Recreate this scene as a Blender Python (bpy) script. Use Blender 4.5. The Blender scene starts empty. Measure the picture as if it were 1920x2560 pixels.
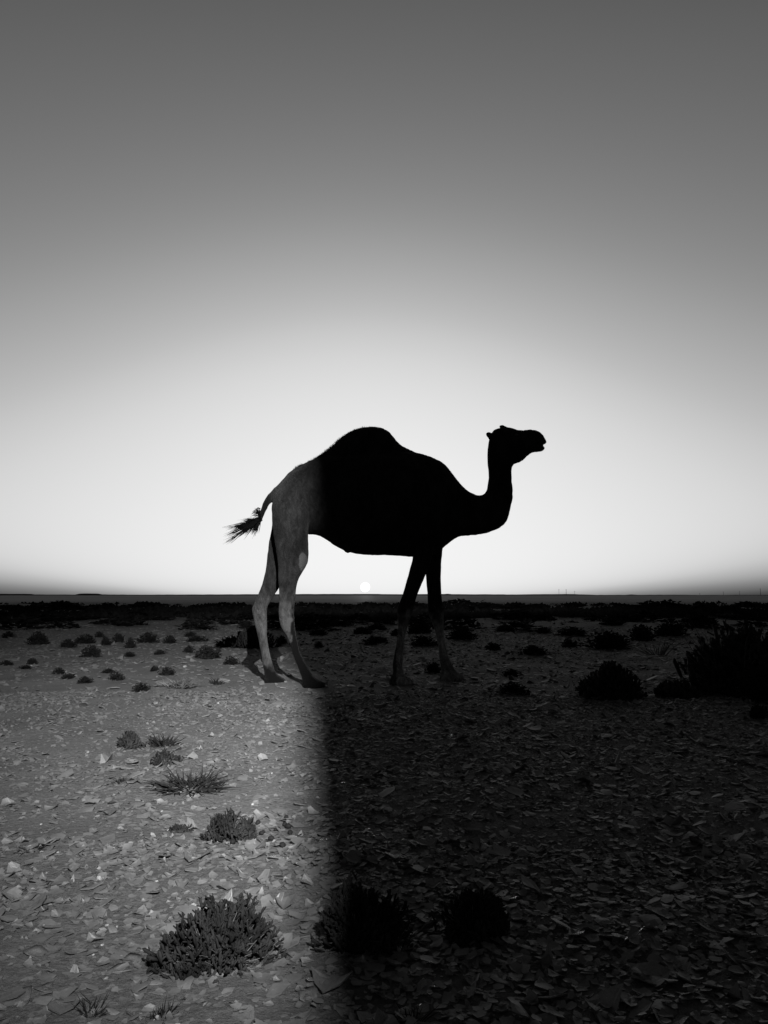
import bpy, math, random
import numpy as np
from mathutils import Vector, Matrix

# ------------------------------------------------------------------ camera
S = bpy.context.scene
COL = S.collection
F = 26.0 / 34.6 * 2560.0            # focal length in photograph pixels
HORIZON = 1488.0
PITCH = math.atan((HORIZON - 1280.0) / F)
CAM_H = 0.73
cd = bpy.data.cameras.new('camera')
cam = bpy.data.objects.new('camera', cd)
COL.objects.link(cam)
S.camera = cam
cd.sensor_fit = 'VERTICAL'
cd.sensor_height = 34.6
cd.lens = 26.0
cd.clip_start = 0.05
cd.clip_end = 20000
cam.location = (0, 0, CAM_H)
cam.rotation_euler = (math.pi / 2 + PITCH, 0, 0)

CP, SP = math.cos(PITCH), math.sin(PITCH)


def ray(px, py):
    a = (px - 960.0) / F
    b = (1280.0 - py) / F
    return Vector((a, CP - b * SP, SP + b * CP))


def at(px, py, Y):
    d = ray(px, py)
    t = Y / d.y
    return Vector((d.x * t, Y, CAM_H + d.z * t))


def on_ground(px, py):
    d = ray(px, py)
    t = -CAM_H / d.z
    return Vector((d.x * t, d.y * t, 0.0))


# ------------------------------------------------------------------ sky
SUN_D = ray(913, 1468).normalized()
sun_el = math.asin(SUN_D.z)
sun_az = math.atan2(SUN_D.x, SUN_D.y)
W = bpy.data.worlds.new('World')
S.world = W
W.use_nodes = True
wn, wl = W.node_tree.nodes, W.node_tree.links
sky = wn.new('ShaderNodeTexSky')
sky.sky_type = 'NISHITA'
sky.sun_disc = False
sky.sun_elevation = math.radians(1.0)
sky.sun_rotation = sun_az
sky.air_density = 1.0
sky.dust_density = 1.7
sky.ozone_density = 1.0
bw = wn.new('ShaderNodeRGBToBW')
wl.new(sky.outputs[0], bw.inputs[0])
sc = wn.new('ShaderNodeMath'); sc.operation = 'MULTIPLY'; sc.inputs[1].default_value = 0.1
wl.new(bw.outputs[0], sc.inputs[0])
fc = wn.new('ShaderNodeFloatCurve')           # black-and-white film response
cv = fc.mapping.curves[0]
pts = [(0, 0), (.045, .06), (.066, .125), (.085, .185), (.105, .255), (.13, .36), (.165, .49), (.2, .61), (.245, .70),
       (.33, .78), (.5, .85), (.75, .89), (1, .91)]
cv.points[0].location = pts[0]
cv.points[1].location = pts[-1]
for p in pts[1:-1]:
    cv.points.new(*p)
for p in cv.points:
    p.handle_type = 'AUTO_CLAMPED'
fc.mapping.update()
wl.new(sc.outputs[0], fc.inputs['Value'])
geo = wn.new('ShaderNodeTexCoord')
nrm = wn.new('ShaderNodeVectorMath'); nrm.operation = 'NORMALIZE'
wl.new(geo.outputs['Generated'], nrm.inputs[0])
dist = wn.new('ShaderNodeVectorMath'); dist.operation = 'DISTANCE'
wl.new(nrm.outputs[0], dist.inputs[0])
dist.inputs[1].default_value = SUN_D
disc = wn.new('ShaderNodeMapRange')
disc.interpolation_type = 'SMOOTHSTEP'
disc.inputs['From Min'].default_value = 0.0066
disc.inputs['From Max'].default_value = 0.0050
disc.inputs['To Min'].default_value = 0.0
disc.inputs['To Max'].default_value = 1.0
wl.new(dist.outputs['Value'], disc.inputs['Value'])
add = wn.new('ShaderNodeMath'); add.operation = 'ADD'
wl.new(fc.outputs[0], add.inputs[0])
wl.new(disc.outputs[0], add.inputs[1])
bg = wn['Background']
wl.new(add.outputs[0], bg.inputs[0])
bg.inputs[1].default_value = 1.0

sl = bpy.data.lights.new('setting_sun', 'SUN')
sl.energy = 0.35
sl.angle = math.radians(0.6)
so = bpy.data.objects.new('setting_sun', sl)
COL.objects.link(so)
so.rotation_euler = (-SUN_D).to_track_quat('-Z', 'Y').to_euler()
so.location = (0, 30, 20)

S.view_settings.view_transform = 'Standard'
S.view_settings.look = 'None'
S.view_settings.exposure = 0.0
S.view_settings.gamma = 1.0
S.render.engine = 'CYCLES'

# the work lamp's position and beam (its body is built further down)
LAMP = Vector((1.3, -4.0, 4.0))
LAMP_AIM = Vector((0.45, 8.2, 0.0))
LAMP_W = 32500.0
LAMP_HALF = 24.5

# ------------------------------------------------------------------ helpers
rng = np.random.default_rng(7)
random.seed(5)


def G(v):
    return (v, v, v, 1.0)


def tag(o, label=None, cat=None, group=None, kind=None):
    if label: o['label'] = label
    if cat: o['category'] = cat
    if group: o['group'] = group
    if kind: o['kind'] = kind
    return o


def link(name, me, mat=None, parent=None):
    if mat is not None and len(me.materials) == 0:
        me.materials.append(mat)
    o = bpy.data.objects.new(name, me)
    COL.objects.link(o)
    if parent is not None:
        o.parent = parent
    return o


def empty(name, loc=(0, 0, 0)):
    o = bpy.data.objects.new(name, None)
    o.empty_display_size = 0.1
    COL.objects.link(o)
    o.location = loc
    return o


def mesh_np(name, V, polys, smooth=False):
    """V (n,3); polys list of int arrays (m,k)"""
    me = bpy.data.meshes.new(name)
    V = np.asarray(V, np.float32)
    me.vertices.add(len(V))
    me.vertices.foreach_set('co', V.ravel())
    loops = np.concatenate([np.asarray(p, np.int32).ravel() for p in polys])
    sizes = np.concatenate([np.full(len(p), np.asarray(p).shape[1], np.int32) for p in polys])
    starts = np.concatenate([[0], np.cumsum(sizes)[:-1]]).astype(np.int32)
    me.loops.add(len(loops))
    me.loops.foreach_set('vertex_index', loops)
    me.polygons.add(len(sizes))
    me.polygons.foreach_set('loop_start', starts)
    me.polygons.foreach_set('loop_total', sizes)
    me.polygons.foreach_set('use_smooth', np.full(len(sizes), smooth, bool))
    me.update(calc_edges=True)
    me.validate()
    return me


_perm = rng.random((256, 256)).astype(np.float32)


def vnoise(x, y):
    xi = np.floor(x).astype(int); yi = np.floor(y).astype(int)
    fx = x - xi; fy = y - yi
    fx = fx * fx * (3 - 2 * fx); fy = fy * fy * (3 - 2 * fy)
    a = _perm[xi & 255, yi & 255]; b = _perm[(xi + 1) & 255, yi & 255]
    c = _perm[xi & 255, (yi + 1) & 255]; d = _perm[(xi + 1) & 255, (yi + 1) & 255]
    return (a * (1 - fx) + b * fx) * (1 - fy) + (c * (1 - fx) + d * fx) * fy


def ground_h(x, y):
    x = np.asarray(x, float); y = np.asarray(y, float)
    r = np.hypot(x, y)
    near = np.clip(1 - (r - 8) / 14, 0, 1)
    mid = np.clip((r - 9) / 15, 0, 1) * np.clip(1 - (r - 60) / 60, 0, 1)
    h = near * ((vnoise(x * 2.3 + 31, y * 2.3 + 7) - .5) * .030 + (vnoise(x * 7 + 3, y * 7 + 57) - .5) * .014
                + (vnoise(x * 23 + 11, y * 23 + 5) - .5) * .006)
    h += mid * ((vnoise(x * .23 + 9, y * .23 + 2) - .5) * .22 + (vnoise(x * .9 + 9, y * .9 + 2) - .5) * .08)
    return h


# ------------------------------------------------------------------ materials
def mat_noise(name, c0, c1, scale=8.0, detail=6.0, rough=0.9, spec=0.15, bump=0.0, bscale=60.0, bdist=0.01, contrast=(0.35, 0.65)):
    m = bpy.data.materials.new(name)
    m.use_nodes = True
    n, l = m.node_tree.nodes, m.node_tree.links
    b = n['Principled BSDF']
    tc = n.new('ShaderNodeTexCoord')
    nz = n.new('ShaderNodeTexNoise')
    nz.inputs['Scale'].default_value = scale
    nz.inputs['Detail'].default_value = detail
    nz.inputs['Roughness'].default_value = 0.65
    l.new(tc.outputs['Object'], nz.inputs['Vector'])
    r = n.new('ShaderNodeValToRGB')
    r.color_ramp.elements[0].position = contrast[0]; r.color_ramp.elements[0].color = G(c0)
    r.color_ramp.elements[1].position = contrast[1]; r.color_ramp.elements[1].color = G(c1)
    l.new(nz.outputs['Fac'], r.inputs[0])
    l.new(r.outputs[0], b.inputs['Base Color'])
    b.inputs['Roughness'].default_value = rough
    b.inputs['Specular IOR Level'].default_value = spec
    if bump > 0:
        n2 = n.new('ShaderNodeTexNoise')
        n2.inputs['Scale'].default_value = bscale
        n2.inputs['Detail'].default_value = 5
        l.new(tc.outputs['Object'], n2.inputs['Vector'])
        bp = n.new('ShaderNodeBump')
        bp.inputs['Strength'].default_value = bump
        bp.inputs['Distance'].default_value = bdist
        l.new(n2.outputs['Fac'], bp.inputs['Height'])
        l.new(bp.outputs[0], b.inputs['Normal'])
    return m


M_flake = mat_noise('shale', .030, .060, 14, 6, .60, .55, .5, 170, .002)
M_leaf = mat_noise('scrub_leaf', .003, .014, 18, 4, .9, .05)
M_leaf_far = mat_noise('scrub_leaf_far', .003, .009, 3, 4, .95, .03)
M_twig = mat_noise('scrub_twig', .02, .06, 25, 4, .85, .1)
M_dry = mat_noise('dry_grass', .025, .06, 30, 3, .85, .1)
M_hair = mat_noise('camel_hair', .0008, .002, 30, 3, .95, .0)
M_dung = mat_noise('dung', .0015, .004, 60, 3, .8, .15, .4, 200, .001)
M_quartz = mat_noise('quartz', .08, .13, 60, 3, .5, .4)
M_metal = mat_noise('black_metal', .01, .03, 20, 3, .5, .3)
M_ridge = mat_noise('ridge', .010, .03, .004, 6, .95, .02)
M_pole = mat_noise('pole_wood', .02, .06, 2, 3, .9, .05)
M_eye = mat_noise('eye', .002, .004, 30, 2, .4, .2)
M_nail = mat_noise('toenail', .03, .07, 60, 2, .5, .3)


def ground_material():
    m = bpy.data.materials.new('desert_ground')
    m.use_nodes = True
    n, l = m.node_tree.nodes, m.node_tree.links
    b = n['Principled BSDF']
    tc = n.new('ShaderNodeTexCoord')

    def noise(scale, detail=6, rough=.6):
        z = n.new('ShaderNodeTexNoise')
        z.inputs['Scale'].default_value = scale
        z.inputs['Detail'].default_value = detail
        z.inputs['Roughness'].default_value = rough
        l.new(tc.outputs['Object'], z.inputs['Vector'])
        return z

    def ramp(src, a, b_, p0=.35, p1=.65):
        r = n.new('ShaderNodeValToRGB')
        r.color_ramp.elements[0].position = p0; r.color_ramp.elements[0].color = G(a)
        r.color_ramp.elements[1].position = p1; r.color_ramp.elements[1].color = G(b_)
        l.new(src, r.inputs[0])
        return r
    fine = ramp(noise(90, 10, .9).outputs[0], .024, .078)
    patch = ramp(noise(2.2, 5).outputs[0], .70, 1.15, .3, .7)
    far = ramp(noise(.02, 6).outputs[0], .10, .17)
    mul = n.new('ShaderNodeMix'); mul.data_type = 'RGBA'; mul.blend_type = 'MULTIPLY'
    mul.inputs['Factor'].default_value = 1
    l.new(fine.outputs[0], mul.inputs['A']); l.new(patch.outputs[0], mul.inputs['B'])
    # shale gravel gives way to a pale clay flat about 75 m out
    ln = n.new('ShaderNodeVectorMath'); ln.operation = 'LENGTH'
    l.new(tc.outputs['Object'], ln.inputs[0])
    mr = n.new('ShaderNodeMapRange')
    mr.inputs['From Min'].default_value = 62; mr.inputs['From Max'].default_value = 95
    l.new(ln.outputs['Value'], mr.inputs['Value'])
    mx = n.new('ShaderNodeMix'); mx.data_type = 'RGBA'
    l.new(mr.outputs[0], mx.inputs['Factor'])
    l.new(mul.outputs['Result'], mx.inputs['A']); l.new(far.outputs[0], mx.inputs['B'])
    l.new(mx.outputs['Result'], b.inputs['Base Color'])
    b.inputs['Roughness'].default_value = .85
    b.inputs['Specular IOR Level'].default_value = .12
    # crumbled surface
    v = n.new('ShaderNodeTexVoronoi'); v.feature = 'F1'
    v.inputs['Scale'].default_value = 42
    l.new(tc.outputs['Object'], v.inputs['Vector'])
    ad = n.new('ShaderNodeMath'); ad.operation = 'MULTIPLY_ADD'
    l.new(v.outputs['Distance'], ad.inputs[0]); ad.inputs[1].default_value = .6
    l.new(noise(130, 6, .7).outputs[0], ad.inputs[2])
    bp = n.new('ShaderNodeBump'); bp.inputs['Strength'].default_value = .8; bp.inputs['Distance'].default_value = .012
    l.new(ad.outputs[0], bp.inputs['Height'])
    l.new(bp.outputs[0], b.inputs['Normal'])
    return m


M_ground = ground_material()

# ------------------------------------------------------------------ ground
ys = [-14.0, -8, -5, -3, -1.5, -.6]
y = .2
while y < 7000:
    ys.append(y)
    y += max(.022, y * .0125) if y < 12 else y * .02
ys = np.array(ys)
u = np.linspace(-1, 1, 301)
half = np.maximum(9.0, ys * 1.25)
half[ys < 8] = 9.0
uu = np.sign(u) * np.abs(u) ** 1.6
X = half[:, None] * uu[None, :]
# keep the near columns fine, the sheet's border wide
X = np.where(np.abs(u)[None, :] > .97, np.sign(u)[None, :] * np.maximum(half[:, None] * np.abs(uu)[None, :], 0) * 1.0, X)
Y = np.repeat(ys[:, None], len(u), 1)
Z = ground_h(X, Y)
R, Cn = X.shape
idx = np.arange(R * Cn).reshape(R, Cn)
quads = np.stack([idx[:-1, :-1], idx[:-1, 1:], idx[1:, 1:], idx[1:, :-1]], -1).reshape(-1, 4)
gme = mesh_np('ground', np.stack([X, Y, Z], -1).reshape(-1, 3), [quads], True)
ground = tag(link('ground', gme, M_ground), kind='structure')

# ------------------------------------------------------------------ far ridge on the horizon
def ridge():
    D = 2600.0
    prof = [(-900, 1486), (-300, 1485), (0, 1484.6), (82, 1484.8), (92, 1486.4), (193, 1486.5), (203, 1484.2), (212, 1483.7),
            (250, 1484.0), (260, 1486.2), (340, 1486.7), (480, 1486.3), (640, 1485.6), (900, 1484.8), (1010, 1485.6),
            (1110, 1485.2), (1118, 1484.4), (1128, 1485.4), (1280, 1486.2), (1340, 1485.6), (1410, 1485.2), (1445, 1485.8), (1490, 1487.3),
            (1560, 1487.2), (1575, 1486.0), (1590, 1487.1), (1680, 1486.8), (1750, 1487.6), (1920, 1487.2), (2300, 1486.5), (2900, 1486)]
    xs = np.arange(-900, 2900, 4.0)
    top = np.interp(xs, [p[0] for p in prof], [p[1] for p in prof])
    top = top + (vnoise(xs * .09, xs * 0 + 3.3) - .5) * .5
    Vx = (xs - 960) / F * D
    h = (HORIZON - top) / F * D + CAM_H
    rows = []
    for yy, f in ((D - 60, -.4), (D - 14, .55), (D, 1.0), (D + 260, 1.02), (D + 700, -.3)):
        rows.append(np.stack([Vx * (yy / D), np.full_like(Vx, yy), h * f + (-1 if f < 0 else 0)], -1))
    A = np.stack(rows)
    i = np.arange(A.shape[0] * A.shape[1]).reshape(A.shape[:2])
    q = np.stack([i[:-1, :-1], i[:-1, 1:], i[1:, 1:], i[1:, :-1]], -1).reshape(-1, 4)
    o = link('hills', mesh_np('hills', A.reshape(-1, 3), [q], True), M_ridge)
    tag(o, kind='structure')


ridge()

# ------------------------------------------------------------------ small mesh helpers
class MB:
    def __init__(self):
        self.v, self.f = [], []

    def tube(self, pts, rads, n=5, cap=True):
        base = len(self.v)
        pts = [Vector(p) for p in pts]
        for i, p in enumerate(pts):
            d = (pts[min(i + 1, len(pts) - 1)] - pts[max(i - 1, 0)])
            if d.length < 1e-9: d = Vector((0, 0, 1))
            d.normalize()
            a = d.orthogonal().normalized(); b = d.cross(a)
            for k in range(n):
                t = 2 * math.pi * k / n
                self.v.append(p + (a * math.cos(t) + b * math.sin(t)) * rads[i])
        for i in range(len(pts) - 1):
            for k in range(n):
                k2 = (k + 1) % n
                self.f.append((base + i * n + k, base + i * n + k2, base + (i + 1) * n + k2, base + (i + 1) * n + k))
        if cap:
            self.f.append(tuple(base + (len(pts) - 1) * n + k for k in range(n)))
            self.f.append(tuple(base + n - 1 - k for k in range(n)))
        return self

    def box(self, lo, hi):
        b = len(self.v)
        for z in (lo[2], hi[2]):
            for x, y in ((lo[0], lo[1]), (hi[0], lo[1]), (hi[0], hi[1]), (lo[0], hi[1])):
                self.v.append(Vector((x, y, z)))
        for q in ((3, 2, 1, 0), (4, 5, 6, 7), (0, 1, 5, 4), (1, 2, 6, 5), (2, 3, 7, 6), (3, 0, 4, 7)):
            self.f.append(tuple(b + k for k in q))
        return self

    def tri(self, a, b, c):
        n = len(self.v)
        self.v += [Vector(a), Vector(b), Vector(c)]
        self.f.append((n, n + 1, n + 2))

    def mesh(self, name, smooth=False):
        me = bpy.data.meshes.new(name)
        me.from_pydata([tuple(p) for p in self.v], [], self.f)
        if smooth:
            me.polygons.foreach_set('use_smooth', [True] * len(me.polygons))
        me.update()
        return me


# ------------------------------------------------------------------ camel
AX0, AX1 = 720.0, 1085.0


def axisY(px):
    return 6.39 + .18 * (px - AX0) / (AX1 - AX0)


LAT = Vector((-.17, .985, 0)).normalized()      # across the camel, away from the camera


def resample(rows, k=3):
    """rows: arrays; Catmull-Rom"""
    A = np.array(rows, float)
    P = np.vstack([2 * A[0] - A[1], A, 2 * A[-1] - A[-2]])
    out = []
    for i in range(1, len(P) - 2):
        p0, p1, p2, p3 = P[i - 1], P[i], P[i + 1], P[i + 2]
        for j in range(k):
            t = j / k
            out.append(.5 * (2 * p1 + (p2 - p0) * t + (2 * p0 - 5 * p1 + 4 * p2 - p3) * t * t + (3 * p1 - p0 - 3 * p2 + p3) * t ** 3))
    out.append(A[-1])
    return out


def loft(mb, rows, depth, off=0.0, n=20, k=3, p=1.0):
    """rows (ax,ay,bx,by,halfwidth[,lateral shift]); depth None = along the body axis"""
    rows = [tuple(r) + ((0.0,) if len(r) == 5 else ()) for r in rows]
    base = len(mb.v)
    R = resample(rows, k)
    for r in R:
        mx = (r[0] + r[2]) / 2
        D = (axisY(mx) if depth is None else depth) + off + r[5]
        A = at(r[0], r[1], D); B = at(r[2], r[3], D)
        c = (A + B) / 2; hu = (A - B) / 2
        for j in range(n):
            t = 2 * math.pi * j / n
            ct, st = math.cos(t), math.sin(t)
            ct = math.copysign(abs(ct) ** p, ct); st = math.copysign(abs(st) ** p, st)
            mb.v.append(c + hu * ct + LAT * (max(r[4], .003) * st))
    for i in range(len(R) - 1):
        for j in range(n):
            j2 = (j + 1) % n
            mb.f.append((base + i * n + j, base + i * n + j2, base + (i + 1) * n + j2, base + (i + 1) * n + j))
    mb.f.append(tuple(base + j for j in range(n))[::-1])
    mb.f.append(tuple(base + (len(R) - 1) * n + j for j in range(n)))


DEP = {k: on_ground(760, yb).y for k, yb in (('A', 1718), ('B', 1708), ('C', 1711), ('D', 1703))}


def build_camel():
    mb = MB()
    # barrel, chest, neck and throat
    loft(mb, [(683, 1222, 684, 1285, .06), (700, 1206, 700, 1315, .10), (723, 1180, 725, 1330, .135), (750, 1164, 755, 1335, .20),
              (784, 1149, 784, 1337, .25), (816, 1140, 809, 1345, .30), (850, 1134, 850, 1371, .34), (890, 1131, 890, 1384, .38),
              (930, 1130, 932, 1388, .38), (970, 1130, 970, 1388, .36), (1010, 1129, 1010, 1391, .33), (1044, 1133, 1044, 1393, .29),
              (1075, 1141, 1078, 1390, .25), (1097, 1151, 1098, 1380, .21), (1112, 1161, 1114, 1364, .18), (1130, 1184, 1130, 1352, .145),
              (1146, 1205, 1147, 1342, .125), (1165, 1223.5, 1175, 1339, .105), (1184, 1235, 1203, 1336, .095), (1199, 1239, 1228, 1329, .09),
              (1209, 1235.5, 1250, 1318, .085), (1216, 1228, 1266, 1302, .082), (1219.5, 1218, 1275, 1274, .08), (1221.5, 1205, 1281, 1243, .078),
              (1222, 1190, 1279, 1208, .075), (1221, 1173, 1279, 1183, .072), (1218.5, 1148, 1281, 1168, .075), (1219.5, 1124, 1285, 1162, .08),
              (1222, 1104, 1294, 1158.5, .088), (1226, 1087, 1304, 1154, .09), (1236, 1074, 1312, 1146, .09), (1252, 1069.5, 1319, 1139, .085),
              (1272, 1069, 1325, 1135, .078), (1289, 1074, 1330, 1131, .068), (1303, 1077, 1334, 1128, .06), (1312, 1082, 1336, 1124, .045)], None, n=28)
    # upper muzzle and lower jaw
    loft(mb, [(1280, 1072, 1300, 1120, .06), (1303, 1076.7, 1318, 1120, .062), (1314, 1075.5, 1326, 1117, .058), (1326, 1075, 1334, 1116, .056),
              (1338, 1077, 1343, 1115.5, .055), (1346, 1080, 1350, 1114.5, .052), (1353.7, 1086.3, 1356.5, 1113, .046),
              (1358, 1094, 1361, 1111.5, .04), (1363, 1101.5, 1365, 1109.5, .03), (1366, 1105, 1366, 1107.5, .014)], None, n=20)
    loft(mb, [(1310, 1108, 1318, 1138, .05), (1326, 1112, 1329, 1132.5, .045), (1340, 1114.5, 1340, 1130, .04), (1350, 1115.5, 1352, 1129, .036),
              (1357, 1115.8, 1359, 1125.5, .03), (1362.5, 1118.5, 1363, 1121.5, .014)], None, n=16)
    # ears
    loft(mb, [(1214.3, 1084, 1216.5, 1080, .006), (1216, 1090, 1222, 1079.5, .016), (1220, 1096, 1228, 1080, .018), (1226, 1102, 1234, 1084, .015)], None, -.055, n=10)
    loft(mb, [(1246.6, 1068, 1248.5, 1063, .006), (1250, 1071, 1256, 1061.6, .016), (1256, 1075, 1263, 1065, .016), (1262, 1082, 1272, 1069, .015)], None, .05, n=10)
    # hump
    loft(mb, [(786, 1148, 800, 1200, .08), (803, 1135, 815, 1200, .11), (822, 1122, 832, 1205, .13), (841, 1105, 848, 1212, .15), (856, 1092, 862, 1220, .16),
              (872, 1081, 876, 1225, .165), (891, 1073, 893, 1230, .17), (910, 1068, 911, 1230, .17), (932, 1066.5, 930, 1230, .165), (951, 1069, 945, 1228, .16),
              (962, 1074, 955, 1226, .15), (973, 1082, 964, 1222, .14), (987, 1100, 976, 1215, .13), (1000, 1113, 988, 1208, .12), (1022, 1124, 1005, 1200, .1),
              (1044, 1133, 1030, 1190, .08)], None, n=24)
    # near hind leg
    loft(mb, [(728, 1182, 770, 1172, .05, .09), (708, 1200, 782, 1190, .08, .06), (690, 1225, 784, 1220, .11, .03), (680, 1255, 780, 1252, .13, .012), (679, 1285, 775, 1288, .135, 0), (679.5, 1312, 773.5, 1312, .13, 0),
              (684, 1340, 772.6, 1337, .12), (688, 1366, 772.4, 1364, .105), (691, 1388, 773, 1388, .095), (694, 1411, 769, 1410, .085),
              (695, 1432, 757, 1431, .074), (695.5, 1450, 746.5, 1449, .065), (697, 1470, 741.5, 1468, .058), (697, 1490, 739.5, 1489, .054),
              (697, 1509, 737, 1509, .052), (696, 1528, 735.5, 1528, .05), (698.5, 1555, 736.5, 1551, .045), (705, 1573, 738.5, 1570, .038),
              (716, 1590, 741, 1588, .033), (724, 1609, 744.5, 1606, .03), (732, 1635, 750, 1630, .03), (741, 1659, 761, 1653, .032),
              (750, 1682, 774, 1675, .036), (755, 1695, 786, 1693, .046), (756, 1708, 803, 1702.5, .064), (757, 1718, 815, 1709, .068), (759, 1721, 818, 1719, .066)],
         DEP['A'], 0, n=18)
    # far hind leg
    loft(mb, [(728, 1190, 770, 1182, .06, -.05), (700, 1230, 770, 1230, .12), (682, 1300, 755, 1300, .12), (676, 1335, 750, 1335, .11), (673, 1352, 742, 1352, .10), (668, 1388, 730, 1390, .09),
              (663, 1429, 715, 1430, .075), (657, 1454, 703, 1455, .062), (651, 1471, 696.5, 1472, .055), (645, 1486, 688, 1485, .052),
              (637, 1505, 676, 1504, .05), (630, 1519, 669, 1517, .05), (631, 1535, 667.4, 1534, .047), (637, 1562, 668.5, 1560, .04),
              (644, 1590, 668, 1588, .034), (650, 1622, 672, 1619, .03), (654.5, 1644, 677, 1641, .03), (658, 1670, 684, 1666, .034),
              (661.5, 1688, 691, 1683, .042), (661, 1698, 704, 1692, .06), (661, 1706, 714, 1699, .064), (662, 1710, 717, 1708, .062)], DEP['B'], 0, n=18)
    # near foreleg
    loft(mb, [(1048, 1225, 1100, 1225, .08), (1040, 1270, 1103, 1270, .10), (1036, 1330, 1096, 1330, .095), (1032, 1393, 1080, 1393, .08), (1025, 1421, 1070, 1421, .074),
              (1016, 1454, 1057, 1454, .064), (1007, 1485, 1044, 1485, .055), (999.5, 1504, 1038, 1505, .051), (994, 1518, 1034.5, 1520, .05),
              (993, 1532, 1031.5, 1532, .049), (994, 1546, 1025.5, 1546.6, .044), (995, 1562, 1020, 1563, .036), (993.5, 1590, 1013.5, 1590, .03),
              (988.6, 1623, 1008.5, 1620, .028), (982.5, 1652, 1007, 1648, .032), (981, 1667, 1006.6, 1668, .034), (982.5, 1681, 1008, 1681, .036),
              (977, 1694, 1020, 1691, .055), (973, 1703, 1030, 1698, .066), (972, 1709, 1034, 1704, .068), (974, 1713, 1034, 1711, .066)], DEP['C'], 0, n=18)
    # far foreleg
    loft(mb, [(1062, 1260, 1108, 1260, .08), (1062, 1330, 1108, 1330, .085), (1062, 1376, 1106, 1376, .078), (1063, 1420, 1103, 1420, .068), (1066, 1455, 1102.3, 1455, .06), (1068.5, 1488, 1104, 1488, .054),
              (1069.5, 1514, 1107, 1512, .05), (1071, 1534, 1109.5, 1532, .049), (1078, 1553, 1110, 1549, .043), (1086, 1573, 1108.8, 1568, .036),
              (1091, 1594, 1110.5, 1590, .03), (1096.5, 1624, 1115.5, 1617, .028), (1098.5, 1650, 1122, 1642, .03), (1102, 1667, 1130, 1660, .034),
              (1103, 1680, 1139, 1676, .04), (1100, 1691, 1152, 1685, .06), (1099, 1699, 1161, 1691, .064), (1101, 1705, 1162, 1701, .062)], DEP['D'], 0, n=18)
    # tail stock
    loft(mb, [(705, 1203, 712, 1250, .05), (692, 1214, 690, 1258, .045), (683, 1222, 680, 1256, .04), (672, 1234, 675, 1260, .034), (664.6, 1242, 671, 1266, .03),
              (656.7, 1257, 666.5, 1276, .026), (651, 1273, 660.5, 1289, .022), (646, 1290, 655, 1301, .02), (640, 1300, 650, 1310, .018)], None, 0, n=12)
    # udder between the hind legs
    loft(mb, [(766, 1290, 766, 1335, .06), (774, 1292, 774, 1337.5, .07), (786, 1296, 788, 1337.5, .07), (797, 1310, 799, 1337, .05)], None, 0, n=14)
    # chest pad and belly bump
    loft(mb, [(1088, 1340, 1084, 1385, .09), (1104, 1335, 1104, 1372, .09), (1118, 1330, 1118, 1361, .07)], None, 0, n=14)
    loft(mb, [(860, 1365, 861, 1379, .02), (866, 1366, 867, 1383, .02), (873, 1368, 874, 1382, .02)], None, 0, n=10)
    me = mb.mesh('camel_body')
    o = bpy.data.objects.new('tmp', me)
    COL.objects.link(o)
    md = o.modifiers.new('r', 'REMESH'); md.mode = 'VOXEL'; md.voxel_size = .0086; md.use_smooth_shade = True
    sm = o.modifiers.new('s', 'SMOOTH'); sm.factor = .5; sm.iterations = 8
    dg = bpy.context.evaluated_depsgraph_get()
    ev = o.evaluated_get(dg)
    me2 = bpy.data.meshes.new_from_object(ev)
    bpy.data.objects.remove(o)
    me2.name = 'camel_body'
    nv = len(me2.vertices)
    co = np.empty(nv * 3, np.float32); me2.vertices.foreach_get('co', co); co = co.reshape(-1, 3)
    no = np.empty(nv * 3, np.float32); me2.vertices.foreach_get('normal', no); no = no.reshape(-1, 3)
    # coat: shallow muscle hollows and tufty fur
    a = vnoise(co[:, 0] * 6 + co[:, 1] * 3 + 20, co[:, 2] * 6 + 8) - .5
    b = vnoise(co[:, 0] * 60 + co[:, 1] * 30 + 20, co[:, 2] * 28 + 8) - .5
    thick = np.clip((co[:, 2] - .75) / .5, .15, 1)
    co = co + no * (a * .010 * thick + b * .0045 * (.35 + .65 * thick))[:, None]
    me2.vertices.foreach_set('co', co.ravel())
    # coat tones: pale bare knee pads, darker lower hind legs
    P = lambda px, py, D: np.array(at(px, py, D))
    pale = np.zeros(nv, np.float32)
    wob = (vnoise(co[:, 0] * 30 + 5, co[:, 2] * 30) - .5) * .05
    for (px, py, rx, rz, D) in ((759, 1404, .034, .075, DEP['A'] - .05), (713, 1570, .022, .03, DEP['A'] - .04), (724, 1562, .03, .06, DEP['A'] - .04)):
        c = P(px, py, D)
        d = np.hypot((co[:, 0] - c[0]) / rx, (co[:, 2] - c[2]) / rz) + wob * 6
        near = co[:, 1] < DEP['A'] + .02
        pale = np.maximum(pale, np.clip((1.08 - d) / .16, 0, 1) * near)
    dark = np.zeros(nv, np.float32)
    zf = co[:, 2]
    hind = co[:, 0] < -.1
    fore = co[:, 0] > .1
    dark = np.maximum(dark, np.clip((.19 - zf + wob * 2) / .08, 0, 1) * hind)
    # darker strip down the front of the near hind shank
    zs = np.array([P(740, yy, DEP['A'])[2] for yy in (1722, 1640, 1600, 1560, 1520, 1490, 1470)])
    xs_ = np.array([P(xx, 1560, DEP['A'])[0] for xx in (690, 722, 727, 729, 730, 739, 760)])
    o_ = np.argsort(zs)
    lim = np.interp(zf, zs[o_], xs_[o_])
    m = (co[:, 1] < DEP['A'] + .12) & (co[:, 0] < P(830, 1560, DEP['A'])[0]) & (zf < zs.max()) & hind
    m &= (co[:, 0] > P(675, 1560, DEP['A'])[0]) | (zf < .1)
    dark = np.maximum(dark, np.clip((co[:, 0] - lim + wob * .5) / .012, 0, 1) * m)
    tailx = at(676, 1270, 6.37).x
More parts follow.
